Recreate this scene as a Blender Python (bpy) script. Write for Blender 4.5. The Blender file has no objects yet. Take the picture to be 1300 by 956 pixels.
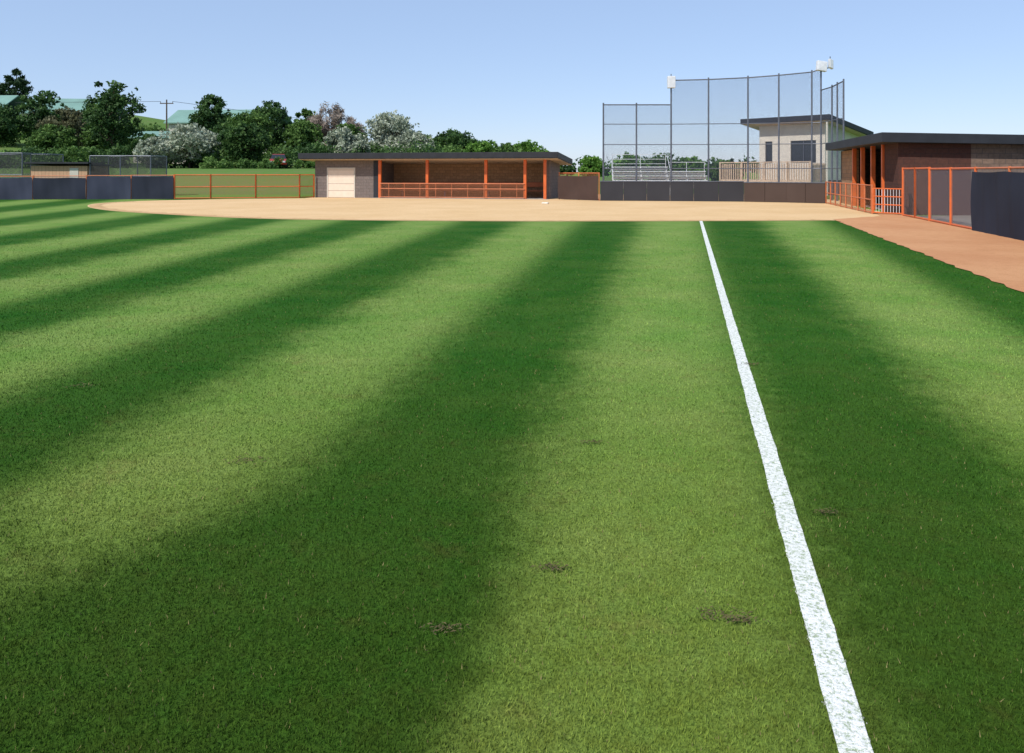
import bpy, math, numpy as np
from mathutils import Vector
rad=math.radians
scene=bpy.context.scene
scene.view_settings.view_transform='Standard'
scene.view_settings.look='None'
scene.view_settings.exposure=0
SL=0.2217                      # ground slope (dX/dY) of the foul line
RZ=-math.atan(SL)              # the field's own frame

# ---------------------------------------------------------------- node helpers
class N:
    def __init__(s,name):
        s.m=bpy.data.materials.new(name); s.m.use_nodes=True
        s.t=s.m.node_tree; s.t.nodes.clear()
        s.out=s.t.nodes.new('ShaderNodeOutputMaterial')
    def n(s,typ,**k):
        x=s.t.nodes.new(typ)
        for a,b in k.items(): setattr(x,a,b)
        return x
    def l(s,a,b): s.t.links.new(a,b)
    def put(s,sock,v):
        if isinstance(v,bpy.types.NodeSocket): s.l(v,sock)
        else: sock.default_value=v
    def math(s,op,a,b=0.0,c=None,clamp=False):
        x=s.n('ShaderNodeMath',operation=op); x.use_clamp=clamp
        s.put(x.inputs[0],a); s.put(x.inputs[1],b)
        if c is not None: s.put(x.inputs[2],c)
        return x.outputs[0]
    def rng(s,v,a,b,c=0.0,d=1.0,smooth=False):
        x=s.n('ShaderNodeMapRange')
        if smooth: x.interpolation_type='SMOOTHSTEP'
        s.put(x.inputs[0],v)
        for i,q in enumerate((a,b,c,d)): x.inputs[i+1].default_value=q
        return x.outputs[0]
    def mix(s,f,a,b,mode='MIX'):
        x=s.n('ShaderNodeMix',data_type='RGBA',blend_type=mode)
        s.put(x.inputs[0],f)
        for k,v in ((6,a),(7,b)):
            if isinstance(v,tuple): x.inputs[k].default_value=(*v[:3],1)
            else: s.l(v,x.inputs[k])
        return x.outputs[2]
    def noise(s,scale,detail=3,rough=.55,vec=None,dist=0):
        x=s.n('ShaderNodeTexNoise'); x.inputs['Scale'].default_value=scale
        x.inputs['Detail'].default_value=detail; x.inputs['Roughness'].default_value=rough
        x.inputs['Distortion'].default_value=dist
        if vec is None: vec=s.pos()
        s.l(vec,x.inputs['Vector']); return x.outputs['Fac']
    def pos(s):
        if not hasattr(s,'_p'): s._p=s.n('ShaderNodeNewGeometry').outputs['Position']
        return s._p
    def obj(s):
        if not hasattr(s,'_o'): s._o=s.n('ShaderNodeTexCoord').outputs['Object']
        return s._o
    def bsdf(s,col,rough=.8,metal=0,spec=.3,bump=None,bs=.3,bd=.02):
        x=s.n('ShaderNodeBsdfPrincipled')
        if isinstance(col,tuple): x.inputs['Base Color'].default_value=(*col[:3],1)
        else: s.l(col,x.inputs['Base Color'])
        x.inputs['Roughness'].default_value=rough; x.inputs['Metallic'].default_value=metal
        x.inputs['Specular IOR Level'].default_value=spec
        if bump is not None:
            b=s.n('ShaderNodeBump'); b.inputs['Strength'].default_value=bs; b.inputs['Distance'].default_value=bd
            s.l(bump,b.inputs['Height']); s.l(b.outputs[0],x.inputs['Normal'])
        return x.outputs[0]
    def done(s,sh): s.l(sh,s.out.inputs[0]); return s.m

def plain(name,col,rough=.7,metal=0,var=.25,scale=3,spec=.3):
    k=N(name); f=k.noise(scale,3,.6,k.obj())
    f2=k.rng(f,.3,.7)
    c=k.mix(f2,tuple(x*(1-var) for x in col),tuple(min(1,x*(1+var)) for x in col))
    return k.done(k.bsdf(c,rough,metal,spec))

def blocks(name,c1,c2,mortar,bw=.4,bh=.2):
    k=N(name); sp=k.n('ShaderNodeSeparateXYZ'); k.l(k.obj(),sp.inputs[0])
    h=k.math('ADD',sp.outputs[0],sp.outputs[1])
    cb=k.n('ShaderNodeCombineXYZ'); k.l(h,cb.inputs[0]); k.l(sp.outputs[2],cb.inputs[1])
    b=k.n('ShaderNodeTexBrick'); k.l(cb.outputs[0],b.inputs['Vector'])
    b.inputs['Color1'].default_value=(*c1,1); b.inputs['Color2'].default_value=(*c2,1); b.inputs['Mortar'].default_value=(*mortar,1)
    b.inputs['Scale'].default_value=1; b.inputs['Mortar Size'].default_value=.012
    b.inputs['Brick Width'].default_value=bw; b.inputs['Row Height'].default_value=bh
    f=k.noise(9,4,.6,k.obj())
    c=k.mix(k.rng(f,.3,.7,0,.6),b.outputs[0],(c1[0]*.5,c1[1]*.5,c1[2]*.5))
    return k.done(k.bsdf(c,.9,0,.2,bump=f,bs=.4))

def boards(name,c1,c2,w=.15,vertical=True):
    k=N(name); sp=k.n('ShaderNodeSeparateXYZ'); k.l(k.obj(),sp.inputs[0])
    h=k.math('ADD',sp.outputs[0],sp.outputs[1]) if vertical else sp.outputs[2]
    q=k.math('FRACT',k.math('DIVIDE',h,w))
    g=k.math('LESS_THAN',q,.08)
    f=k.noise(4,4,.6,k.obj())
    c=k.mix(k.rng(f,.3,.7),c1,c2); c=k.mix(k.math('MULTIPLY',g,.7),c,(c1[0]*.3,c1[1]*.3,c1[2]*.3))
    return k.done(k.bsdf(c,.75))

def mesh_mat(name,col,cell=.06,cov=.14,metal=.3):
    k=N(name); uv=k.n('ShaderNodeTexCoord').outputs['UV']
    sp=k.n('ShaderNodeSeparateXYZ'); k.l(uv,sp.inputs[0])
    a=k.math('FRACT',k.math('DIVIDE',k.math('ADD',sp.outputs[0],sp.outputs[1]),cell))
    b=k.math('FRACT',k.math('DIVIDE',k.math('SUBTRACT',sp.outputs[0],sp.outputs[1]),cell))
    m=k.math('MAXIMUM',k.math('LESS_THAN',a,cov),k.math('LESS_THAN',b,cov))
    tr=k.n('ShaderNodeBsdfTransparent').outputs[0]
    sh=k.bsdf(col,.5,metal)
    mx=k.n('ShaderNodeMixShader'); k.l(m,mx.inputs[0]); k.l(tr,mx.inputs[1]); k.l(sh,mx.inputs[2])
    return k.done(mx.outputs[0])

# ---------------------------------------------------------------- grass
def grass_mat(name,gain=1.0,blades=False):
    k=N(name); P=k.pos(); sp=k.n('ShaderNodeSeparateXYZ'); k.l(P,sp.inputs[0])
    X,Y=sp.outputs[0],sp.outputs[1]
    w=k.math('SUBTRACT',k.math('SUBTRACT',X,k.math('MULTIPLY',Y,SL)),.493)
    Yc=k.math('MAXIMUM',Y,0.0)
    mid=k.noise(7,3,.75); big=k.noise(.8,4,.65)
    wob=k.math('MULTIPLY',k.math('SUBTRACT',big,.5),.45)
    q=k.math('DIVIDE',k.math('ADD',w,wob),k.math('ADD',k.math('MULTIPLY',Yc,.025),1.0))
    s=k.math('SINE',k.math('MULTIPLY',q,math.pi/1.23))
    s=k.math('ADD',s,k.math('MULTIPLY',k.math('SUBTRACT',mid,.5),1.3))
    # painted dark stripe widened over the pale one at the near left
    cor=k.math('MULTIPLY',k.rng(Y,4.2,2.8),k.math('MULTIPLY',k.rng(w,-5.2,-3.4),k.rng(w,-1.1,-1.7)))
    s=k.math('ADD',s,k.math('MULTIPLY',cor,1.5))
    d=k.rng(s,-.95,.80,smooth=True)
    pat=k.rng(big,.34,.68)
    light=k.mix(pat,(.122,.228,.044),(.188,.262,.070))
    dark=k.mix(pat,(.016,.084,.007),(.042,.106,.014))
    c=k.mix(d,light,dark)  # mowing stripes: sheen of leaning blades painted into the base colour
    near=k.rng(Y,2.0,8.0,.85,0.0)
    c=k.mix(k.math('MULTIPLY',near,k.rng(mid,.3,.7,.6,1)),c,k.mix(d,(.118,.145,.020),(.036,.058,.007)))
    # thin and dry patches in the turf
    thin=k.math('MULTIPLY',k.rng(k.noise(1.9,4,.75),.54,.72,0,.5),k.rng(mid,.4,.62))
    c=k.mix(thin,c,k.mix(d,(.20,.175,.06),(.070,.070,.018)))
    c=k.mix(1.0,c,(gain,gain,gain),'MULTIPLY')
    if blades:
        at=k.n('ShaderNodeAttribute',attribute_name='rnd').outputs['Fac']
        c=k.mix(1.0,c,k.mix(at,(.55,.6,.55),(1.5,1.42,1.35)),'MULTIPLY')
        c=k.mix(k.math('GREATER_THAN',at,.985),c,(.22,.19,.08))
        edge=k.math('ADD',.050,k.math('MULTIPLY',k.math('SUBTRACT',k.noise(40,1),.5),.04))
        ln=k.math('LESS_THAN',k.math('ABSOLUTE',w),edge)
        ln=k.math('MULTIPLY',ln,k.rng(at,.0,.35,.25,1.0))
        c=k.mix(ln,c,(.74,.75,.74))
        return k.done(k.bsdf(c,.7,0,.08))
    fine=k.noise(60,2,.7)
    c=k.mix(1.0,c,k.mix(k.rng(fine,.25,.75),(.6,.6,.58),(1.35,1.35,1.3)),'MULTIPLY')
    return k.done(k.bsdf(c,.9,0,.05,bump=fine,bs=.6,bd=.02))

# ---------------------------------------------------------------- mesh builder
class B:
    def __init__(s): s.v=[];s.f=[];s.uv={}
    def hexa(s,p):   # 0-3 bottom ccw, 4-7 top
        i=len(s.v); s.v+=[tuple(q) for q in p]
        for f in ((3,2,1,0),(4,5,6,7),(0,1,5,4),(1,2,6,5),(2,3,7,6),(3,0,4,7)):
            s.f.append(tuple(i+j for j in f))
        return s
    def box(s,x0,x1,y0,y1,z0,z1):
        return s.hexa([(x0,y0,z0),(x1,y0,z0),(x1,y1,z0),(x0,y1,z0),(x0,y0,z1),(x1,y0,z1),(x1,y1,z1),(x0,y1,z1)])
    def tube(s,p,q,r,r2=None,n=8):
        p=Vector(p);q=Vector(q); r2=r if r2 is None else r2
        d=(q-p).normalized(); a=d.orthogonal().normalized(); b=d.cross(a); i=len(s.v)
        for c,R in ((p,r),(q,r2)):
            for j in range(n):
                t=2*math.pi*j/n; s.v.append(tuple(c+a*math.cos(t)*R+b*math.sin(t)*R))
        for j in range(n):
            s.f.append((i+j,i+(j+1)%n,i+n+(j+1)%n,i+n+j))
        s.f.append(tuple(i+j for j in reversed(range(n)))); s.f.append(tuple(i+n+j for j in range(n)))
        return s
    def panel(s,p,q,z0,z1,z2=None):
        z2=z1 if z2 is None else z2
        L=math.hypot(q[0]-p[0],q[1]-p[1]); i=len(s.v)
        s.v+=[(p[0],p[1],z0),(q[0],q[1],z0),(q[0],q[1],z2),(p[0],p[1],z1)]
        s.uv[len(s.f)]=[(0,z0),(L,z0),(L,z2),(0,z1)]
        s.f.append((i,i+1,i+2,i+3)); return s
    def poly(s,pts):
        i=len(s.v); s.v+=[tuple(p) for p in pts]; s.f.append(tuple(range(i,i+len(pts)))); return s
    def out(s,name,mat,parent=None,bevel=0):
        me=bpy.data.meshes.new(name); me.from_pydata(s.v,[],s.f); me.update()
        if s.uv:
            ul=me.uv_layers.new(name='UVMap')
            for fi,u in s.uv.items():
                for k,li in enumerate(me.polygons[fi].loop_indices): ul.data[li].uv=u[k]
        o=bpy.data.objects.new(name,me); scene.collection.objects.link(o)
        if mat: me.materials.append(mat)
        if parent: o.parent=parent
        if bevel:
            b=o.modifiers.new('bevel','BEVEL'); b.width=bevel; b.segments=2; b.limit_method='ANGLE'
        return o
def empty(name,loc=(0,0,0),rz=0):
    e=bpy.data.objects.new(name,None); scene.collection.objects.link(e)
    e.location=loc; e.rotation_euler=(0,0,rz); e.empty_display_size=.3; return e

# ---------------------------------------------------------------- materials
ORANGE=plain('orange_paint',(.60,.125,.03),.45,0,.15,2,.4)
ORANGE2=plain('faded_orange_paint',(.50,.15,.06),.5,0,.2,2,.3)
DARKFAS=plain('dark_fascia_metal',(.022,.024,.030),.6,.1,.2,2)
GALV=plain('galvanised_steel',(.13,.14,.17),.45,.4,.2,6)
ALU=plain('aluminium',(.72,.73,.74),.4,.2,.1,5)
BLOCK=blocks('split_face_block',(.17,.115,.085),(.23,.155,.115),(.11,.085,.075))
BLOCKG=blocks('grey_brown_block',(.18,.15,.14),(.22,.18,.165),(.14,.12,.11))
INNER=blocks('dugout_inner_block',(.46,.27,.15),(.34,.20,.11),(.2,.14,.1))
REDWALL=blocks('red_brown_block',(.085,.036,.028),(.10,.045,.032),(.06,.035,.03))
DOORM=boards('garage_door_paint',(.70,.57,.46),(.76,.63,.52),.45,False)
WHITE=plain('cream_siding',(.58,.53,.46),.7,0,.08,2)
GLASS=N('dark_glass'); GLASS=GLASS.done(GLASS.bsdf((.015,.018,.022),.12,0,.6))
WOOD=plain('pale_deck_timber',(.50,.38,.28),.8,0,.2,6)
CONC=plain('concrete',(.38,.35,.31),.9,0,.15,3)
CHAIN=mesh_mat('chain_link',(.30,.30,.31),.06,.11,.5)
CHAINB=mesh_mat('backstop_netting',(.055,.065,.10),.05,.15,.0)
CHAINO=mesh_mat('rusty_chain_link',(.34,.14,.07),.06,.16,.2)
CHAIND=mesh_mat('dark_mesh_screen',(.14,.14,.17),.03,.26,.0)
NET=mesh_mat('cage_net',(.05,.05,.055),.05,.2,0)
def screen_mat(name,c,var=.15):
    k=N(name); f=k.noise(.7,2,.5,k.obj(),.3)
    col=k.mix(k.rng(f,.3,.7),tuple(x*(1-var) for x in c),tuple(x*(1+var) for x in c))
    return k.done(k.bsdf(col,.8,0,.15))
SCR=screen_mat('dark_windscreen',(.026,.030,.046))
SCR2=screen_mat('navy_windscreen',(.042,.048,.074))
SCR3=screen_mat('brown_tarp',(.060,.038,.032))
PADM=screen_mat('backstop_padding',(.040,.040,.046),.1)
PADB=screen_mat('brown_padding',(.070,.048,.040),.1)
TEAL=plain('green_metal_roof',(.17,.29,.25),.7,0,.1,.5,.1)
PALE=plain('pale_stucco',(.5,.46,.40),.8,0,.08,1)

def soil(name,c1,c2,c3,bumpy=.5):
    k=N(name); a=k.noise(.35,4,.6); b=k.noise(4,4,.7); f=k.noise(45,3,.75)
    c=k.mix(k.rng(a,.35,.65),c1,c2); c=k.mix(k.rng(b,.5,.75,0,.5),c,c3)
    c=k.mix(1.0,c,k.mix(k.rng(f,.25,.75),(.80,.80,.80),(1.16,1.16,1.16)),'MULTIPLY')
    return k.done(k.bsdf(c,.95,0,.1,bump=f,bs=bumpy,bd=.02))
DIRT=soil('infield_clay',(.61,.405,.205),(.67,.46,.25),(.53,.345,.165),.35)
EDGE=soil('darker_edge_clay',(.50,.31,.15),(.56,.37,.19),(.42,.25,.11),.5)  # clay mixed darker for the band along the grass edge
TRACKM=soil('warning_track_clay',(.50,.24,.115),(.57,.30,.15),(.40,.175,.075),.8)
def lawn(name,a,b,c):
    k=N(name); f=k.noise(.06,4,.6); g=k.noise(.8,4,.7)
    col=k.mix(k.rng(f,.35,.65),a,b); col=k.mix(k.rng(g,.45,.7,0,.6),col,c)
    return k.done(k.bsdf(col,.95,0,.05,bump=g,bs=.4,bd=.1))
LAWN=lawn('ground_grass',(.09,.22,.03),(.12,.23,.04),(.07,.18,.025))
HILLM=lawn('hill_grass',(.085,.175,.035),(.12,.18,.05),(.15,.15,.07))

# ---------------------------------------------------------------- ground sheets
B().poly([(-2500,-300,0),(2500,-300,0),(2500,4000,0),(-2500,4000,0)]).out('ground',LAWN)
B().poly([(-90,-8,.004),(5.4,-8,.004),(19,50,.004),(-90,50,.004)]).out('outfield_grass',grass_mat('mown_turf',1.0))
rng=np.random.default_rng(5)
def rough_poly(pts,z,step,jit):
    out=[]; n=len(pts)
    for i in range(n):
        a,b=np.array(pts[i]),np.array(pts[(i+1)%n]); L=np.linalg.norm(b-a); m=max(1,int(L/step))
        for j in range(m):
            p=a+(b-a)*j/m
            if j>0: p=p+rng.normal(0,jit,2)
            out.append((p[0],p[1],z))
    return out
def smooth(pts,n=8):
    out=[]
    for i in range(len(pts)-1):
        p0=np.array(pts[max(i-1,0)]);p1=np.array(pts[i]);p2=np.array(pts[i+1]);p3=np.array(pts[min(i+2,len(pts)-1)])
        for j in range(n):
            t=j/n
            out.append(tuple(.5*((2*p1)+(-p0+p2)*t+(2*p0-5*p1+4*p2-p3)*t*t+(-p0+3*p1-3*p2+p3)*t**3)))
    out.append(tuple(pts[-1])); return out
arc=smooth([(-13.2,50.2),(-17,48.9),(-21.1,46.2),(-22.2,42.5),(-20.8,38.6),(-17.8,34.6),(-14.2,31.6),(-10.1,28.9),(-6.3,27.6),(0,26.9),(6.5,27.0),(11.3,27.4)])
B().poly(rough_poly(arc+[(14.3,27.4),(16.6,38),(19.5,46),(19.5,60),(-13,60)],.008,.5,.035)).out('infield_dirt',DIRT)
g=lambda Y:7.13+.25*(Y-10.97)
fx=lambda Y:14.95-SL*(30-Y)
B().poly(rough_poly([(g(-6),-6),(fx(-6)+1,-6),(fx(30.5)+.5,30.5),(14.9,33),(14.1,30.0),(12.2,28.6),(g(27.9),27.9)],.016,.3,.03)).out('warning_track',TRACKM)
eb=B(); prev=None
for i in range(20,len(arc)):
    for j in range(4):
        a=np.array(arc[i-1]); c=np.array(arc[i]); p=a+(c-a)*j/4; d=np.array([-2,41.])-p; d/=np.linalg.norm(d)
        a1=p+d*(.05+abs(rng.normal(0,.04))); a2=p+d*(.55+rng.normal(0,.14)); cur=((a1[0],a1[1],.012),(a2[0],a2[1],.012))
        if prev: eb.poly([prev[0],cur[0],cur[1],prev[1]])
        prev=cur
eb.out('infield_edge',EDGE)

# painted foul line
b=B(); n=260; L=[];R=[]
for i in range(n+1):
    Y=-2+ (27.1+2)*i/n; c=.493+SL*Y; h=.049
    L.append((c-h-abs(rng.normal(0,.003)),Y,.012)); R.append((c+h+abs(rng.normal(0,.003)),Y,.012))
for i in range(n): b.poly([L[i],R[i],R[i+1],L[i+1]])
k=N('line_chalk'); f=k.noise(55,3,.8); g2=k.noise(6,3)
c=k.mix(k.rng(f,.36,.52),(.28,.35,.20),(.76,.76,.75)); c=k.mix(k.rng(g2,.4,.8,0,.25),c,(.45,.5,.36))
b.out('foul_line',k.done(k.bsdf(c,.9,0,.1,bump=f,bs=.6,bd=.02)))

# grass blades, one mesh
NB=680000
u=rng.random(NB); Y=1.7*np.exp(u*np.log(24/1.7)); X=(rng.random(NB)*2-1)*(.78*Y+.4)
keep=(X<(7.13+.25*(Y-10.97)-.02))&(rng.random(NB)<np.clip((25-Y)/13,0,1)); X=X[keep];Y=Y[keep]; NB=len(X)
ang=rng.random(NB)*2*np.pi; wd=(.0010+.00035*Y)*(.7+.6*rng.random(NB)); ht=(.007+.010*rng.random(NB))*(1+.02*Y)
la=rng.random(NB)*2*np.pi; ll=ht*rng.random(NB)*1.0
V=np.zeros((NB,3,3),np.float32)
V[:,0,0]=X-np.cos(ang)*wd;V[:,0,1]=Y-np.sin(ang)*wd;V[:,0,2]=.002
V[:,1,0]=X+np.cos(ang)*wd;V[:,1,1]=Y+np.sin(ang)*wd;V[:,1,2]=.002
V[:,2,0]=X+np.cos(la)*ll;V[:,2,1]=Y+np.sin(la)*ll;V[:,2,2]=ht+.004
def tri_mesh(name,V,mat,attr,k=3):
    n=len(V); me=bpy.data.meshes.new(name)
    me.vertices.add(n*k); me.vertices.foreach_set('co',V.astype(np.float32).ravel())
    me.loops.add(n*k); me.loops.foreach_set('vertex_index',np.arange(n*k,dtype=np.int32))
    me.polygons.add(n); me.polygons.foreach_set('loop_start',np.arange(0,n*k,k,dtype=np.int32))
    a=me.attributes.new('rnd','FLOAT','POINT'); a.data.foreach_set('value',np.repeat(attr,k).astype(np.float32))
    me.update(calc_edges=True); me.materials.append(mat)
    o=bpy.data.objects.new(name,me); scene.collection.objects.link(o); return o
tri_mesh('grass_blades',V,grass_mat('turf_blades',1.2,True),rng.random(NB))
# a few dried clumps of clippings lying on the turf
cl=[]
for cx,cy,cr in [(.17,3.35,.035),(.78,3.0,.045),(.86,2.96,.03),(-1.55,4.6,.06),(.5,4.9,.04),(-.25,2.9,.04),(-3.4,6.2,.07),(2.1,6.9,.05),(1.55,3.9,.03)]:
    m=70; px=cx+rng.normal(0,cr,m); py=cy+rng.normal(0,cr*.5,m); a=rng.random(m)*6.28; l_=.008+.008*rng.random(m)
    z=.014+.008*rng.random(m); q_=np.zeros((m,3,3)); 
    q_[:,0]=np.stack([px-np.cos(a)*l_,py-np.sin(a)*l_,z],1); q_[:,1]=np.stack([px+np.cos(a)*l_,py+np.sin(a)*l_,z+.003],1)
    q_[:,2]=np.stack([px-np.sin(a)*l_*.35,py+np.cos(a)*l_*.35,z+.004],1); cl.append(q_)
cl=np.concatenate(cl); tri_mesh('grass_clippings',cl,plain('dried_clippings',(.09,.075,.03),.9,0,.4,30),rng.random(len(cl)))

# ---------------------------------------------------------------- terrain
def S(a,b,x):
    t=np.clip((x-a)/(b-a),0,1); return t*t*(3-2*t)
def hgt(X,Y):
    X=np.asarray(X,float);Y=np.asarray(Y,float)
    bank=2.0*S(57,76,Y)*(1-S(0,14,X))
    hill=15.5*np.exp(-.5*(((X+118)/50)**2+((Y-185)/42)**2))*S(62,110,Y)
    return bank+hill
xs=np.arange(-300,50,2.5); ys=np.arange(55,330,2.5)
gx,gy=np.meshgrid(xs,ys); gz=hgt(gx,gy)-.04
me=bpy.data.meshes.new('hill'); nx=len(xs)
fs=[(j*nx+i,j*nx+i+1,(j+1)*nx+i+1,(j+1)*nx+i) for j in range(len(ys)-1) for i in range(nx-1)]
me.from_pydata(np.stack([gx,gy,gz],-1).reshape(-1,3).tolist(),[],fs); me.materials.append(HILLM)
for p in me.polygons: p.use_smooth=True
o=bpy.data.objects.new('hill',me); scene.collection.objects.link(o)

# ---------------------------------------------------------------- foliage
def leaf_mat(name,ca,cb,cc,tl=.3):
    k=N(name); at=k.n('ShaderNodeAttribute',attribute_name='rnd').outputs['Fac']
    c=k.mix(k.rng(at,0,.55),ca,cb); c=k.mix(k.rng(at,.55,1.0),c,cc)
    sh=k.bsdf(c,.6,0,.2)
    if tl==0: return k.done(sh)
    t=k.n('ShaderNodeBsdfTranslucent'); k.l(c,t.inputs[0])
    mx=k.n('ShaderNodeMixShader'); mx.inputs[0].default_value=tl
    k.l(sh,mx.inputs[1]);k.l(t.outputs[0],mx.inputs[2]); return k.done(mx.outputs[0])
LM={'dark':leaf_mat('leaf_dark',(.020,.052,.016),(.048,.105,.028),(.10,.18,.045)),
    'green':leaf_mat('leaf_green',(.03,.075,.018),(.085,.165,.036),(.15,.25,.06)),
    'bright':leaf_mat('leaf_bright',(.04,.11,.015),(.11,.23,.035),(.18,.33,.06)),
    'silver':leaf_mat('leaf_silver',(.16,.20,.13),(.33,.37,.27),(.50,.53,.42),.2),
    'mixed':leaf_mat('leaf_mixed',(.05,.06,.025),(.13,.135,.065),(.21,.20,.11)),
    'bare':leaf_mat('twigs_bare',(.14,.10,.08),(.25,.20,.16),(.36,.30,.25),0),
    'pine':leaf_mat('needles',(.012,.03,.012),(.028,.06,.022),(.055,.095,.036),.1)}
BARK=plain('bark',(.09,.065,.045),.9,0,.3,3)
def leaves(C,R,per,size,r,elong=1.0,flat=.8):
    K=len(C); idx=np.repeat(np.arange(K),per); n=len(idx)
    d=r.normal(size=(n,3)); d/=np.linalg.norm(d,axis=1)[:,None]
    rr=r.random(n)**.45*(1+.25*r.random(n)**4)
    P=C[idx]+d*(rr*R[idx])[:,None]*np.array([1,1,flat])
    a=r.normal(size=(n,3)); a/=np.linalg.norm(a,axis=1)[:,None]
    b=np.cross(a,r.normal(size=(n,3))); b/=np.linalg.norm(b,axis=1)[:,None]
    s=(size*(.6+.8*r.random(n)))[:,None]
    Q=np.stack([P-a*s*elong,P-b*s*.55/elong,P+a*s*elong,P+b*s*.55/elong],1)
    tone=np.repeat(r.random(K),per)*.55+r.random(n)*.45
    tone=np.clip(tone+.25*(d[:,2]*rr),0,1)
    return Q,tone
def make_tree(name,X,Y,top,rad_,kind,seed,n=6500,size=None,low=.16):
    r=np.random.default_rng(seed); z0=float(hgt(X,Y)); H=top-z0
    if size is None: size=.0020*Y
    e=empty(name,(X,Y,z0))
    K=84
    cs=[];R=[]
    cz=H*(low+1)/2; hz=H*(1-low)/2
    lob=r.random(3)*6.28
    while len(cs)<K:
        p=r.uniform(-1,1,3); q=np.linalg.norm(p)
        if q>1 or q<.25: continue
        th=math.atan2(p[1],p[0])
        f=1+.16*math.sin(2*th+lob[0])+.16*math.sin(3*th+lob[1]+3*p[2])
        wid=1.05 if p[2]<.2 else 1.05-.3*(p[2]-.2)
        cr=rad_*r.uniform(.13,.34)
        c=np.array([p[0]*(rad_-cr*.6)*f*wid,p[1]*(rad_-cr*.6)*f*wid,cz+p[2]*(hz-cr*.8)])
        cs.append(c);R.append(cr)
    C=np.array(cs);R=np.array(R)
    Q,t=leaves(C,R,n//K,size,r,1.0 if kind!='bare' else 2.3)
    if kind!='bare':     # stray sprays that break the outline
        m=90; d=r.normal(size=(m,3)); d/=np.linalg.norm(d,axis=1)[:,None]; d[:,2]=d[:,2]*.9
        C2=d*np.array([rad_,rad_,hz])*r.uniform(.85,1.06,m)[:,None]+np.array([0,0,cz]); C2=C2[C2[:,2]>H*low*.5]
        Q2,t2=leaves(C2,np.full(len(C2),rad_*.09),9,size*.85,r); Q=np.concatenate([Q,Q2]); t=np.concatenate([t,t2])
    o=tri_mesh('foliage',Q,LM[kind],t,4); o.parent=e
    b=B(); tr=max(.12,H*.022); top_t=H*.62; lean=r.uniform(-.05,.05,2)*H
    prev=(0,0,-.3)
    for i in range(1,6):
        f=i/5; cur=(lean[0]*f*f,lean[1]*f*f,top_t*f); b.tube(prev,cur,tr*(1-.7*(i-1)/5),tr*(1-.7*f)); prev=cur
    for i in r.choice(K,26 if kind!='bare' else 70,replace=False):
        f=r.uniform(.3,.95); s=(lean[0]*f*f,lean[1]*f*f,top_t*f); c=C[i]
        m=((s[0]+c[0])/2,(s[1]+c[1])/2,(s[2]+c[2])/2-.05*H)
        b.tube(s,m,tr*.38,tr*.24,5); b.tube(m,tuple(c),tr*.24,tr*.08,5)
    b.out('trunk_and_limbs',BARK,e); return e
T=[(-69,105,11.2,3.2,'dark'),(-65.5,110,13.4,3.2,'dark'),(-56.5,100,10.2,2.6,'mixed'),(-46.5,92,12.9,3.2,'dark'),(-60.5,115,12.0,2.6,'green'),
(-50.5,97,8.4,2.3,'green'),(-40.5,88,6.0,1.8,'dark'),(-45.8,120,13.6,3.0,'dark'),(-31.5,95,9.6,2.7,'green'),(-32.4,105,11.5,3.0,'dark'),
(-28.7,85,7.2,2.4,'dark'),(-29.0,112,10.8,2.4,'green'),(-54,93,7.4,2.4,'green'),(-71,98,9.2,3.0,'dark'),(-38,112,9.6,2.6,'green'),
(-12,100,6.9,2.6,'green'),(-8.3,110,7.8,3.2,'dark'),(-26,98,8.4,2.4,'green'),(-20.8,100,8.0,2.2,'green'),(-35,98,8.6,2.4,'dark'),(-59,122,9.6,2.2,'green')]
for i,(x,y,t,r_,kd) in enumerate(T): make_tree('deciduous_tree',x,y,t,r_,kd,100+i)
for i,(x,y,t,r_) in enumerate([(-34.8,85,7.0,3.1),(-37.5,83,5.4,2.0),(-18.7,88,6.8,2.3),(-14.6,95,9.2,3.4),(-11.6,93,6.8,2.4)]):
    make_tree('russian_olive_tree',x,y,t,r_,'silver',200+i,low=.08)
for i,(x,y,t,r_) in enumerate([(-24.3,105,11.4,2.8),(-26.8,108,9.6,2.0),(-21.5,106,9.4,2.2)]):
    make_tree('bare_tree',x,y,t,r_,'bare',300+i,n=3600,size=.18,low=.2)
for i,(x,y,t,r_,kd) in enumerate([(-3.6,100,5.9,2.5,'bright'),(-.8,98,5.4,2.3,'green'),(1.8,100,5.8,2.4,'bright'),(4.5,102,4.4,1.8,'bright'),
    (8.6,85,3.5,1.5,'bright'),(13.5,90,4.1,2.2,'bright'),(17.3,90,4.0,2.2,'green'),(20.8,92,3.6,1.9,'bright'),(25,92,3.3,2.0,'green')]):
    make_tree('shrub',x,y,t,r_,kd,400+i,n=3200,low=.02)
def pine(name,X,Y,top,base,r_,seed,n,size,kind='pine',rnd=False):
    r=np.random.default_rng(seed); z0=float(hgt(X,Y)) if base is None else base; H=top-z0
    e=empty(name,(X,Y,z0)); C=[];R=[]
    for i in range(70):
        f=r.uniform(.12,1)
        w=r_*((1-f)**.8) if not rnd else r_*math.sin(math.pi*min(1,.15+f*.9))**.7
        a=r.uniform(0,6.28); q=w*r.uniform(.3,1)
        C.append((math.cos(a)*q,math.sin(a)*q,f*H*.97)); R.append(max(.12*r_,w*.35))
    Q,t=leaves(np.array(C),np.array(R),n//70,size,r,1.4,.5)
    tri_mesh('needles',Q,LM[kind],t,4).parent=e
    B().tube((0,0,-.3),(0,0,H*.95),.03*H,.005*H).out('trunk',BARK,e)
pine('pine_tree',-107,170,24.2,None,2.6,7,2600,.34,rnd=True)
pine('pine_tree',-112.5,172,21.5,None,1.8,8,1800,.34,rnd=True)
pine('spruce_tree',17.3,62,2.75,0,.75,9,2600,.09)
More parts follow.
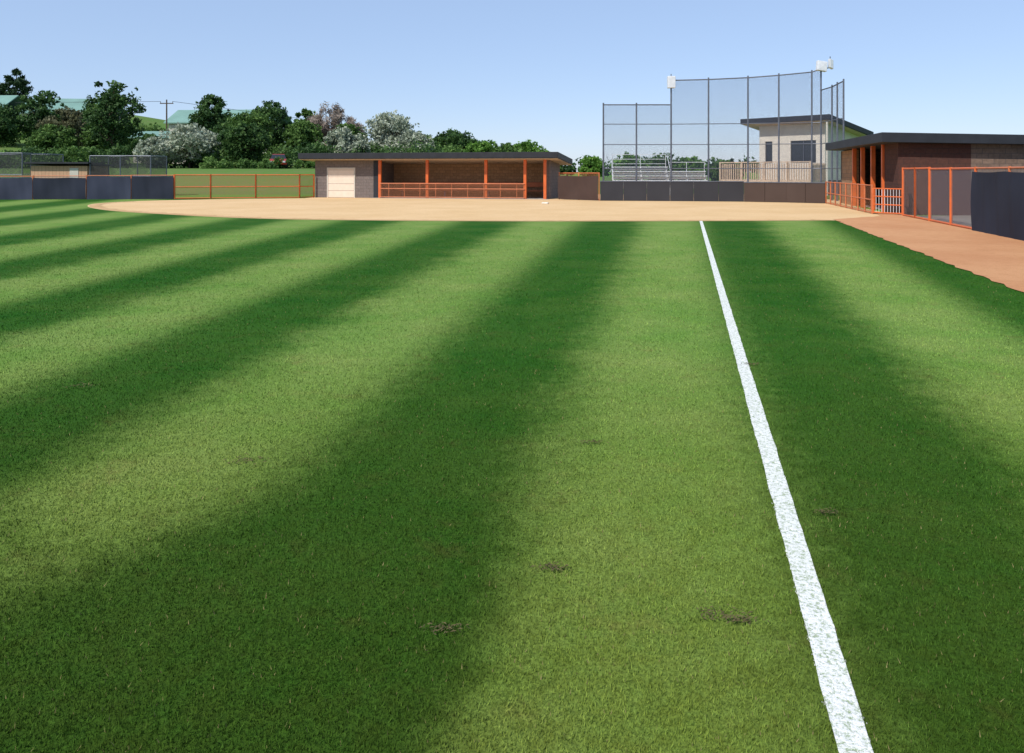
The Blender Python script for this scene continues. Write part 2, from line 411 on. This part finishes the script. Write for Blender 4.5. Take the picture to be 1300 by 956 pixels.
def belt(name,x0,x1,yf,ztop,K,per,R0,size,kind,seed):
    r=np.random.default_rng(seed); x=r.uniform(x0,x1,K); y=yf+r.uniform(-2,2,K); z0=hgt(x,y)
    Rr=R0*r.uniform(.6,1.3,K); t=ztop*(.6+.5*np.sin(x*.31+seed)**2)*r.uniform(.2,1,K)
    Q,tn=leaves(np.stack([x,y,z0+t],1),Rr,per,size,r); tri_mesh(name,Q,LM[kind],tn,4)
belt('undergrowth',-80,-6,86,2.3,190,130,1.1,.17,'dark',11)
belt('hedge',-75,-41,79,1.7,110,110,.8,.15,'green',12)
belt('hedge',-31,-6,92,2.2,90,110,1.0,.17,'green',13)
belt('distant_trees',-60,340,235,4.6,420,60,2.4,.6,'dark',14)
belt('distant_trees',-105,-30,122,4.0,200,110,1.5,.26,'green',16)

# ---------------------------------------------------------------- far dugout
e=empty('dugout_building',(-12.95,51.8,0),RZ)
B().box(0,4.1,0,.2,0,2.52).box(0,.2,.2,4.2,0,2.45).box(3.9,4.1,.2,4.0,0,2.5).out('storage_walls',BLOCKG,e)
B().box(4.1,15.4,3.6,3.8,0,2.45).out('rear_wall',INNER,e)
B().box(15.4,15.6,.3,4.2,0,2.45).out('end_wall',BLOCKG,e)
B().box(4.1,4.45,-.02,.18,0,2.5).out('dark_jamb',DARKFAS,e)
def roof(x0,x1,y0,y1,zf,zb,th,name,mat,par):
    return B().hexa([(x0,y0,zf-th),(x1,y0,zf-th),(x1,y1,zb-th),(x0,y1,zb-th),(x0,y0,zf),(x1,y0,zf),(x1,y1,zb),(x0,y1,zb)]).out(name,mat,par,.01)
roof(-.75,16.3,-.9,5.3,2.90,2.55,.36,'roof',DARKFAS,e)
roof(-.70,16.25,-.8,5.2,2.52,2.18,.035,'soffit',WOOD,e)
B().box(.95,2.75,-.03,.0,.02,1.88).out('garage_door',DOORM,e)
B().box(.86,.95,-.05,0,.0,1.97).box(2.75,2.84,-.05,0,.0,1.97).box(.95,2.75,-.05,0,1.88,1.97).out('door_frame',PALE,e)
bb=B()
for x in (4.55,7.75,11.6,14.1,15.35): bb.box(x-.09,x+.09,-.1,.08,0,2.52)
bb.out('orange_posts',ORANGE,e,.01)
bb=B()
for z in (.95,.62,.08): bb.tube((4.6,-.14,z),(14.1,-.14,z),.03)
x=5.2
while x<14.0: bb.tube((x,-.14,.0),(x,-.14,.95),.022); x+=1.05
bb.out('front_railing',ORANGE2,e)
B().panel((4.6,-.16),(14.1,-.16),.05,.95).out('railing_mesh',CHAINO,e)
B().box(4.8,15,2.6,3.1,.42,.47).box(4.8,15,3.35,3.40,.7,1.0).out('team_bench',ORANGE2,e)
B().box(5,5.1,2.7,3.0,0,.42).box(8,8.1,2.7,3.0,0,.42).box(11,11.1,2.7,3.0,0,.42).box(14.7,14.8,2.7,3.0,0,.42).out('bench_legs',GALV,e)
B().box(4.1,15.6,-.5,3.6,.0,.02).out('dugout_floor',CONC,e)
B().box(-.2,16,4.9,5.0,2.15,2.25).out('gutter',DARKFAS,e)

# ---------------------------------------------------------------- right dugout
e=empty('dugout_building',(15.2,31.0,0),RZ)     # local x: away from the field, local y: along the line towards home
D=6.0; LL=11.8
B().box(.0,.18,0,2.2,0,2.85).out('front_return_wall',REDWALL,e)
B().box(.18,2.6,.0,.18,0,2.9).out('end_wall_red',REDWALL,e)
B().box(2.6,D,.0,.2,0,2.82).box(D-.2,D,.2,LL,0,2.7).box(0,D-.2,LL-.2,LL,0,2.8).out('block_walls',BLOCK,e)
B().box(.02,.2,8.3,11.6,0,2.8).out('front_far_wall',INNER,e)
B().box(2.4,2.55,.3,LL-.2,0,2.7).out('inner_wall',REDWALL,e)
B().hexa([(-.7,-.45,2.86),(D+.4,-.45,2.68),(D+.4,LL+.5,2.68),(-.7,LL+.5,2.86),(-.7,-.45,3.24),(D+.4,-.45,3.03),(D+.4,LL+.5,3.03),(-.7,LL+.5,3.24)]).out('roof',DARKFAS,e,.01)
bb=B()
for y in (2.3,4.3,6.4,8.3): bb.box(-.09,.09,y-.09,y+.09,0,2.88)
bb.out('orange_posts',ORANGE,e,.01)
B().box(.3,2.3,.3,LL-.2,0,.02).out('dugout_floor',CONC,e)
B().box(1.6,2.1,2.5,11,.42,.47).box(1.7,2.0,3,3.1,0,.42).box(1.7,2.0,10,10.1,0,.42).out('team_bench',ORANGE2,e)
def fence(name,pts,h,sp,frame,meshmat,rails=(0.0,1.0),pr=.035,rr=.025,screen=None,scr=(0.05,.96)):
    o=pts[0]; e=empty(name,(o[0],o[1],0)); fb=B(); mb=B(); sb=B(); r=np.random.default_rng(int(abs(o[0]*100)))
    for a,b in zip(pts[:-1],pts[1:]):
        a=(a[0]-o[0],a[1]-o[1]); b=(b[0]-o[0],b[1]-o[1]); L=math.hypot(b[0]-a[0],b[1]-a[1]); m=max(1,round(L/sp))
        for i in range(m+1):
            f=i/m; x=a[0]+(b[0]-a[0])*f; y=a[1]+(b[1]-a[1])*f
            fb.tube((x,y,0),(x,y,h+.04),pr)
        for q in rails: fb.tube((a[0],a[1],max(.05,q*h)),(b[0],b[1],max(.05,q*h)),rr)
        if meshmat: mb.panel(a,b,.04,h)
        if screen:
            nrm=((b[1]-a[1])/L,-(b[0]-a[0])/L); N_=int(L/.12)+1; rows=6; P=[]; ph=r.random(4)*6
            for i in range(N_+1):
                f=i/N_; x=a[0]+(b[0]-a[0])*f;y=a[1]+(b[1]-a[1])*f; d=f*L
                for j in range(rows+1):
                    g_=j/rows; z=h*(scr[0]+(scr[1]-scr[0])*g_)
                    if j==rows: z-=abs(math.sin(d*1.3+ph[0]))*.03
                    off=.085+.035*math.sin(g_*math.pi)*math.sin(d*2.1+ph[1])+.012*math.sin(d*6.3+ph[2]+g_)+.008*math.sin(d*13+ph[3]+2*g_)
                    P.append((x+nrm[0]*off,y+nrm[1]*off,z))
            i0=len(sb.v); sb.v+=P
            for i in range(N_):
                for j in range(rows):
                    k_=i0+i*(rows+1)+j; sb.f.append((k_,k_+rows+1,k_+rows+2,k_+1))
    fb.out('posts_and_rails',frame,e)
    if meshmat: mb.out('wire_mesh',meshmat,e)
    if screen:
        o_=sb.out('windscreen',screen,e)
        for p in o_.data.polygons: p.use_smooth=True
    return e
fence('dugout_fence',[(14.45,31.6),(16.75,42.0)],1.15,1.3,ORANGE2,CHAINO,(.05,.5,1.0))
e=empty('gate',(14.45,31.5,0)); q=(.62,-1.1)
fb=B()
for f in (0,1): fb.tube((q[0]*f,q[1]*f,.05),(q[0]*f,q[1]*f,1.05),.035)
for z in (.08,.4,.72,1.03): fb.tube((0,0,z),(q[0],q[1],z),.024)
fb.out('gate_frame',ORANGE,e)
fb=B()
for i in range(1,10): fb.tube((q[0]*i/10,q[1]*i/10,.08),(q[0]*i/10,q[1]*i/10,1.03),.01)
fb.out('gate_bars',ALU,e)
yA=30.0; yB=22.6
fence('chain_link_fence',[(fx(30.2),30.2),(fx(28.6),28.6),(fx(26.9),26.9)],1.82,2.2,ORANGE,CHAIN,(.03,1.0),.045,.03)
fence('chain_link_fence',[(fx(26.85),26.85),(fx(yB),yB)],1.80,2.2,ORANGE,CHAIND,(.03,1.0),.045,.03)
fence('windscreen_fence',[(fx(yB),yB),(fx(6),6)],1.80,2.6,ORANGE2,CHAIN,(.03,1.0),.04,.028,screen=SCR,scr=(.0,.95))
e=empty('storage_shed',(18.3,26.5,0),RZ)
B().box(0,5,0,4,0,1.55).out('walls',BLOCK,e); B().hexa([(-.2,-.2,1.56),(5.2,-.2,1.56),(5.2,4.2,1.5),(-.2,4.2,1.5),(-.2,-.2,1.66),(5.2,-.2,1.66),(5.2,4.2,1.6),(-.2,4.2,1.6)]).out('roof',DARKFAS,e)
B().poly([(fx(-6)+1.1,-6,.020),(60,-6,.020),(60,36,.020),(fx(30)+.4,30,.020)]).out('gravel_path',soil('gravel',(.22,.19,.16),(.27,.24,.2),(.17,.15,.12)))

# ---------------------------------------------------------------- backstop
pts=[(5.15,46),(7.8,45.6),(10.4,45.1),(13.1,44.5)]
def padwall(name,pts,h,mat,cap):
    o=pts[0]; e=empty(name,(o[0],o[1],0)); b=B(); c=B()
    for a,q in zip(pts[:-1],pts[1:]):
        a=Vector((a[0]-o[0],a[1]-o[1],0)); q=Vector((q[0]-o[0],q[1]-o[1],0)); d=(q-a); L=d.length; d.normalize(); nn=Vector((d.y,-d.x,0))
        m=max(1,round(L/1.3))
        for i in range(m):
            p0=a+d*(L*i/m+.006); p1=a+d*(L*(i+1)/m-.006)
            t=.10; u=Vector((0,0,.02)); w=Vector((0,0,h))
            b.hexa([p0+nn*t+u,p1+nn*t+u,p1-nn*t+u,p0-nn*t+u,p0+nn*t+w,p1+nn*t+w,p1-nn*t+w,p0-nn*t+w])
        w0=Vector((0,0,h+.003)); w1=Vector((0,0,h+.05)); t=.12
        c.hexa([a+nn*t+w0,q+nn*t+w0,q-nn*t+w0,a-nn*t+w0,a+nn*t+w1,q+nn*t+w1,q-nn*t+w1,a-nn*t+w1])
    b.out('pads',mat,e,.01); c.out('cap_rail',cap,e)
padwall('backstop_wall',pts,1.12,PADM,GALV)
padwall('backstop_wall',[(13.12,44.48),(15.1,43.3),(16.75,42.05)],1.08,PADB,GALV)
e=empty('backstop',(0,0,0))
poles=[(5.8,50,5.95),(7.9,50,5.95),(10.1,50,7.5),(12.4,49.7,7.52),(14.8,49.4,7.6),(16.6,49.0,7.7),(18.5,48.6,7.85),(18.95,48.3,8.0),(18.85,46.4,6.7),(18.75,45.4,6.75),(18.65,44.3,6.8)]
fb=B(); mb=B()
for x,y,z in poles: fb.tube((x,y,0),(x,y,z+.12),.060,.050)
for i in range(len(poles)-1):
    a=poles[i]; c=poles[i+1]; zt=min(a[2],c[2]) if abs(a[2]-c[2])>1 else None
    za=a[2] if zt is None else zt; zc=c[2] if zt is None else zt
    fb.tube((a[0],a[1],za),(c[0],c[1],zc),.038)
    for z in (4.72,3.42,1.9): fb.tube((a[0],a[1],z),(c[0],c[1],z),.025)
    mb.panel((a[0],a[1]),(c[0],c[1]),.1,za,zc)
fb.out('poles_and_rails',GALV,e); mb.out('netting',CHAINB,e)
e2=empty('loudspeaker',(10.1,49.95,7.3))
B().box(-.24,.24,-.2,.2,-.3,.45).out('cabinet',ALU,e2,.03); B().tube((0,.05,-.4),(0,.05,.6),.03).out('bracket',GALV,e2)
e2=empty('floodlight',(18.85,48.2,7.95))
B().hexa([(-.25,-.25,-.05),(.35,-.2,-.15),(.35,.15,-.15),(-.25,.1,-.05),(-.2,-.2,.55),(.4,-.2,.45),(.4,.1,.45),(-.2,.1,.55)]).out('housing',ALU,e2,.03)
B().hexa([(.5,-.3,.1),(.75,-.2,.0),(.75,.1,.0),(.5,.05,.1),(.5,-.3,.65),(.75,-.2,.55),(.75,.1,.55),(.5,.05,.65)]).out('lamp_head',ALU,e2,.03)
B().tube((0,0,-.1),(.6,0,.15),.035).tube((.62,0,.1),(.62,0,.8),.03).out('bracket',GALV,e2)
fence('chain_link_fence',[(2.9,48.3),(5.1,46.1)],1.62,1.5,ORANGE2,CHAINO,(.05,1.0),screen=SCR3,scr=(.02,.9))

# ---------------------------------------------------------------- press box
e=empty('press_box_building',(18.14,60.9,0),math.atan2(-.756,.655))
B().box(.8,6.1,.5,5.7,0,1.1).out('lower_walls',BLOCK,e)
B().box(.8,6.1,.5,.65,1.1,2.35).box(.8,6.1,.5,.65,4.0,5.2).box(.8,1.3,.5,.65,2.35,4.0).box(1.9,3.4,.5,.65,2.35,4.0).box(5.4,6.1,.5,.65,2.35,4.0)\
 .hexa([(5.95,.65,1.1),(6.1,.65,1.1),(6.1,5.7,1.1),(5.95,5.7,1.1),(5.95,.65,5.2),(6.1,.65,5.2),(6.1,5.7,4.4),(5.95,5.7,4.4)])\
 .hexa([(.8,.65,1.1),(.95,.65,1.1),(.95,5.7,1.1),(.8,5.7,1.1),(.8,.65,5.2),(.95,.65,5.2),(.95,5.7,4.4),(.8,5.7,4.4)]).box(.95,5.95,5.55,5.7,1.1,4.35).out('upper_walls',WHITE,e)
B().box(1.3,1.9,.6,.63,2.35,4.0).box(3.4,5.4,.6,.63,2.35,4.0).out('windows',GLASS,e)
B().box(4.38,4.42,.55,.598,2.35,4.0).out('mullions',GALV,e)
roof(-.3,6.9,-.4,6.4,5.76,4.72,.38,'roof',DARKFAS,e)
roof(-.2,6.8,-.3,6.3,5.37,4.33,.04,'soffit',WOOD,e)
B().box(-1.3,6.2,-1.7,.49,.85,1.1).out('deck',WOOD,e)
bb=B()
for x in np.arange(-1.25,6.2,.19): bb.box(x,x+.075,-1.66,-1.60,1.1,2.3)
for y in np.arange(-1.5,.45,.19): bb.box(-1.26,-1.20,y,y+.075,1.1,2.3).box(6.10,6.16,y,y+.075,1.1,2.3)
for x in (-1.3,.6,2.5,4.3,6.1): bb.box(x,x+.12,-1.73,-1.59,0,2.45)
bb.box(-1.3,6.2,-1.72,-1.56,2.36,2.44)
bb.out('balustrade',WOOD,e)
B().tube((6.6,6.2,0),(6.6,6.2,4.4),.08).tube((6.6,-.2,0),(6.6,-.2,5.3),.08).out('roof_posts',WHITE,e)

# ---------------------------------------------------------------- bleachers
e=empty('bleachers',(7.3,57.0,0),RZ*.4)
bb=B(); fr=B()
for i in range(5):
    y=i*.6; z=.7+i*.33; L_=6.9 if i<4 else 4.2
    bb.box(0,L_,y,y+.28,z,z+.06); bb.box(0,L_,y+.30,y+.33,z-.22,z-.04)
    for x in (.1,2.2,4.1): fr.tube((x,y+.13,0),(x,y+.13,z),.022)
for x in (.1,2.2,4.1): fr.tube((x,-.1,.3),(x,3.0,2.0),.025); fr.tube((x,3.1,0),(x,3.1,3.0),.022)
for x in (5.5,6.8): fr.tube((x,-.1,.3),(x,2.0,1.5),.025); fr.tube((x,1.9,0),(x,1.9,2.4),.022)
for z in (2.3,2.65,3.0): fr.tube((.1,3.1,z),(4.1,3.1,z),.018)
fr.tube((4.2,1.95,2.4),(6.8,1.95,2.4),.018)
for x in (0,4.2): fr.tube((x,-.1,1.2),(x,3.1,3.0),.02)
bb.out('seat_planks',ALU,e); fr.out('frame',ALU,e)

# ---------------------------------------------------------------- left side fences
fence('windscreen_fence',[(-46,47.6),(-35,47.8),(-29.2,48.0)],1.42,3.0,ORANGE2,CHAIN,(.03,1.0),screen=SCR2,scr=(.0,.95))
fence('windscreen_fence',[(-29.15,48.0),(-26.1,48.3)],1.44,3.0,ORANGE2,CHAIN,(.03,1.0),screen=SCR,scr=(.02,.93))
fence('windscreen_fence',[(-26.05,48.3),(-23.5,48.6)],1.46,3.0,ORANGE2,CHAIN,(.03,1.0),screen=SCR2,scr=(.0,.97))
fence('windscreen_fence',[(-23.45,48.6),(-21.0,48.9)],1.48,3.0,ORANGE2,CHAIN,(.03,1.0),screen=SCR,scr=(.0,.97))
fence('rail_fence',[(-20.95,48.9),(-18.9,49.4),(-16.3,50.1),(-13.7,50.8),(-12.98,51.6)],1.50,2.6,ORANGE,CHAINO,(.03,.5,1.0),.05,.032)

def cage(name,x0,x1,y0,y1,h,z0=0.0):
    e=empty(name,(x0,y0,z0)); L=x1-x0; W=y1-y0; fb=B(); mb=B(); n=max(1,round(L/2.2))
    for i in range(n+1):
        x=L*i/n
        for y in (0,W): fb.tube((x,y,0),(x,y,h),.04)
        fb.tube((x,0,h),(x,W,h),.03)
    for y in (0,W):
        fb.tube((0,y,h),(L,y,h),.03); fb.tube((0,y,h*.5),(L,y,h*.5),.02)
        mb.panel((0,y),(L,y),.05,h)
    for x in (0,L): mb.panel((x,0),(x,W),.05,h)
    i=len(mb.v); mb.v+=[(0,0,h),(L,0,h),(L,W,h),(0,W,h)]; mb.uv[len(mb.f)]=[(0,0),(L,0),(L,W),(0,W)]; mb.f.append((i,i+1,i+2,i+3))
    fb.out('frame',GALV,e); mb.out('netting',NET,e)
cage('batting_cage',-44,-34.2,55,60,3.0)
cage('batting_cage',-29.2,-25.0,54.5,57,2.8)
e=empty('shed',(-33.3,54.5,0))
SHEDW=boards('shed_boards',(.46,.26,.16),(.52,.32,.20),.25)
B().box(0,3.9,0,3,0,2.1).out('walls',SHEDW,e)
roof(-.25,4.15,-.35,3.3,2.36,2.2,.12,'roof',DARKFAS,e)
B().box(2.7,3.3,-.03,-.001,0,1.95).out('door',PALE,e)

# ---------------------------------------------------------------- hillside houses
def gable(name,x,y,z,w,d,hw,hr,rz):
    e=empty(name,(x,y,z),rz)
    B().box(0,w,0,d,-2,hw).out('walls',PALE,e)
    b=B(); o_=.6
    b.v+=[(-o_,-o_,hw-.1),(w+o_,-o_,hw-.1),(w+o_,d/2,hr),(-o_,d/2,hr),(-o_,d+o_,hw-.1),(w+o_,d+o_,hw-.1),
          (-o_,-o_,hw+.1),(w+o_,-o_,hw+.1),(w+o_,d/2,hr+.2),(-o_,d/2,hr+.2),(-o_,d+o_,hw+.1),(w+o_,d+o_,hw+.1)]
    b.f+=[(0,3,2,1),(3,4,5,2),(6,7,8,9),(9,8,11,10),(0,1,7,6),(4,10,11,5),(0,6,9,3),(3,9,10,4),(1,2,8,7),(2,5,11,8)]
    b.out('roof',TEAL,e)
    b=B(); n=int(w/3)
    for i in range(n): b.box(1+i*3,2.2+i*3,-.03,-.001,hw-1.9,hw-.7)
    b.out('windows',GLASS,e)
h1=float(hgt(-55,141)); gable('hillside_house',-61.5,141,h1,19,9,10.4-h1,12.9-h1,rad(-5))
h1=float(hgt(-86,138)); gable('hillside_house',-86,138,h1,14,9,12.0-h1,14.8-h1,rad(8))
h1=float(hgt(-104,150)); gable('hillside_house',-112,150,h1,15,9,13.4-h1,16.4-h1,rad(-4))
h1=float(hgt(-46,104)); gable('hillside_house',-50,104,h1,7.5,6,3.4,7.0-h1,0)
e=empty('utility_pole',(-57,130,float(hgt(-57,130)))); zt=13.6-float(hgt(-57,130))
B().tube((0,0,-.5),(0,0,zt),.16,.11).box(-1.1,1.1,-.06,.06,zt-.7,zt-.55).tube((-1,0,zt-.55),(-1,0,zt-.3),.05).tube((1,0,zt-.55),(1,0,zt-.3),.05).out('pole_and_crossarm',BARK,e)
B().tube((-1,0,zt-.3),(-30,8,zt+.2),.03).tube((1,0,zt-.3),(26,20,zt-3),.03).out('wires',DARKFAS,e)

# ---------------------------------------------------------------- parked car, half hidden by the trees
def car(x,y,rz,col):
    e=empty('parked_car',(x,y,float(hgt(x,y))),rz); paint=plain('car_paint',col,.3,.1,.05,2,.5)
    lo=[(-2.1,.35),(2.1,.35),(2.15,.75),(1.9,.92),(1.0,1.0),(-1.75,1.02),(-2.15,.85)]
    up=[(1.0,1.0),(.35,1.45),(-1.2,1.47),(-1.75,1.02)]
    def ext(prof,hw,top):
        b=B(); n=len(prof)
        for s in (-1,1):
            for (a,z) in prof: b.v.append((a,s*(hw if z<1.2 else hw*top),z))
        b.f.append(tuple(range(n))); b.f.append(tuple(reversed(range(n,2*n))))
        for i in range(n): b.f.append((i,i+n,(i+1)%n+n,(i+1)%n))
        return b
    ext(lo,.88,1).out('body',paint,e,.06); ext(up,.80,.8).out('cabin_glass',GLASS,e,.04)
    B().hexa([(-1.15,-.64,1.44),(.32,-.64,1.43),(.32,.64,1.43),(-1.15,.64,1.44),(-1.1,-.6,1.51),(.25,-.6,1.50),(.25,.6,1.50),(-1.1,.6,1.51)]).out('roof',paint,e,.02)
    b=B()
    for a in (-1.35,1.35):
        for s in (-1,1): b.tube((a,s*.7,.33),(a,s*.9,.33),.33,n=16)
    b.out('wheels',DARKFAS,e)
    B().box(2.1,2.17,-.75,-.45,.6,.75).box(2.1,2.17,.45,.75,.6,.75).out('headlights',ALU,e)
car(-24.6,83.0,rad(-75),(.30,.04,.03))
belt('undergrowth',-31,-13,79.5,.9,60,110,.5,.13,'green',18)

e=empty('base_bag',(1.75,41.5,.01),RZ); B().box(-.17,.17,-.17,.17,0,.07).out('bag',plain('white_canvas',(.70,.66,.58),.7),e,.03)

# ---------------------------------------------------------------- light, sky, camera
EL=48; AZ=222
sv=Vector((math.sin(rad(AZ))*math.cos(rad(EL)),math.cos(rad(AZ))*math.cos(rad(EL)),math.sin(rad(EL))))
L=bpy.data.lights.new('sun','SUN'); L.energy=4.6; L.angle=rad(.5); L.color=(1,.955,.88)
o=bpy.data.objects.new('sun',L); scene.collection.objects.link(o); o.rotation_euler=sv.to_track_quat('Z','Y').to_euler(); o.location=(-20,-20,40)
w=bpy.data.worlds.new('World'); scene.world=w; w.use_nodes=True; nt=w.node_tree
bg=nt.nodes['Background']; sk=nt.nodes.new('ShaderNodeTexSky'); sk.sky_type='NISHITA'; sk.sun_disc=False
sk.sun_elevation=rad(EL); sk.sun_rotation=rad(AZ); sk.altitude=900; sk.air_density=1.0; sk.dust_density=.6; sk.ozone_density=2.0
t1=nt.nodes.new('ShaderNodeMix'); t1.data_type='RGBA'; t1.blend_type='MULTIPLY'; t1.inputs[0].default_value=1
nt.links.new(sk.outputs[0],t1.inputs[6]); t1.inputs[7].default_value=(.92,.88,.96,1)
t2=nt.nodes.new('ShaderNodeMix'); t2.data_type='RGBA'; t2.inputs[0].default_value=.5      # thin summer haze
nt.links.new(t1.outputs[2],t2.inputs[6]); t2.inputs[7].default_value=(3.7,5.1,7.3,1)
nt.links.new(t2.outputs[2],bg.inputs[0]); bg.inputs[1].default_value=.14
cam=bpy.data.cameras.new('camera'); co=bpy.data.objects.new('camera',cam); scene.collection.objects.link(co)
co.location=(0,0,1.7); co.rotation_euler=(rad(90),0,0)
cam.sensor_fit='HORIZONTAL'; cam.sensor_width=36; cam.lens=27.69; cam.shift_y=-.2; cam.clip_end=6000; cam.clip_start=.05
scene.camera=co
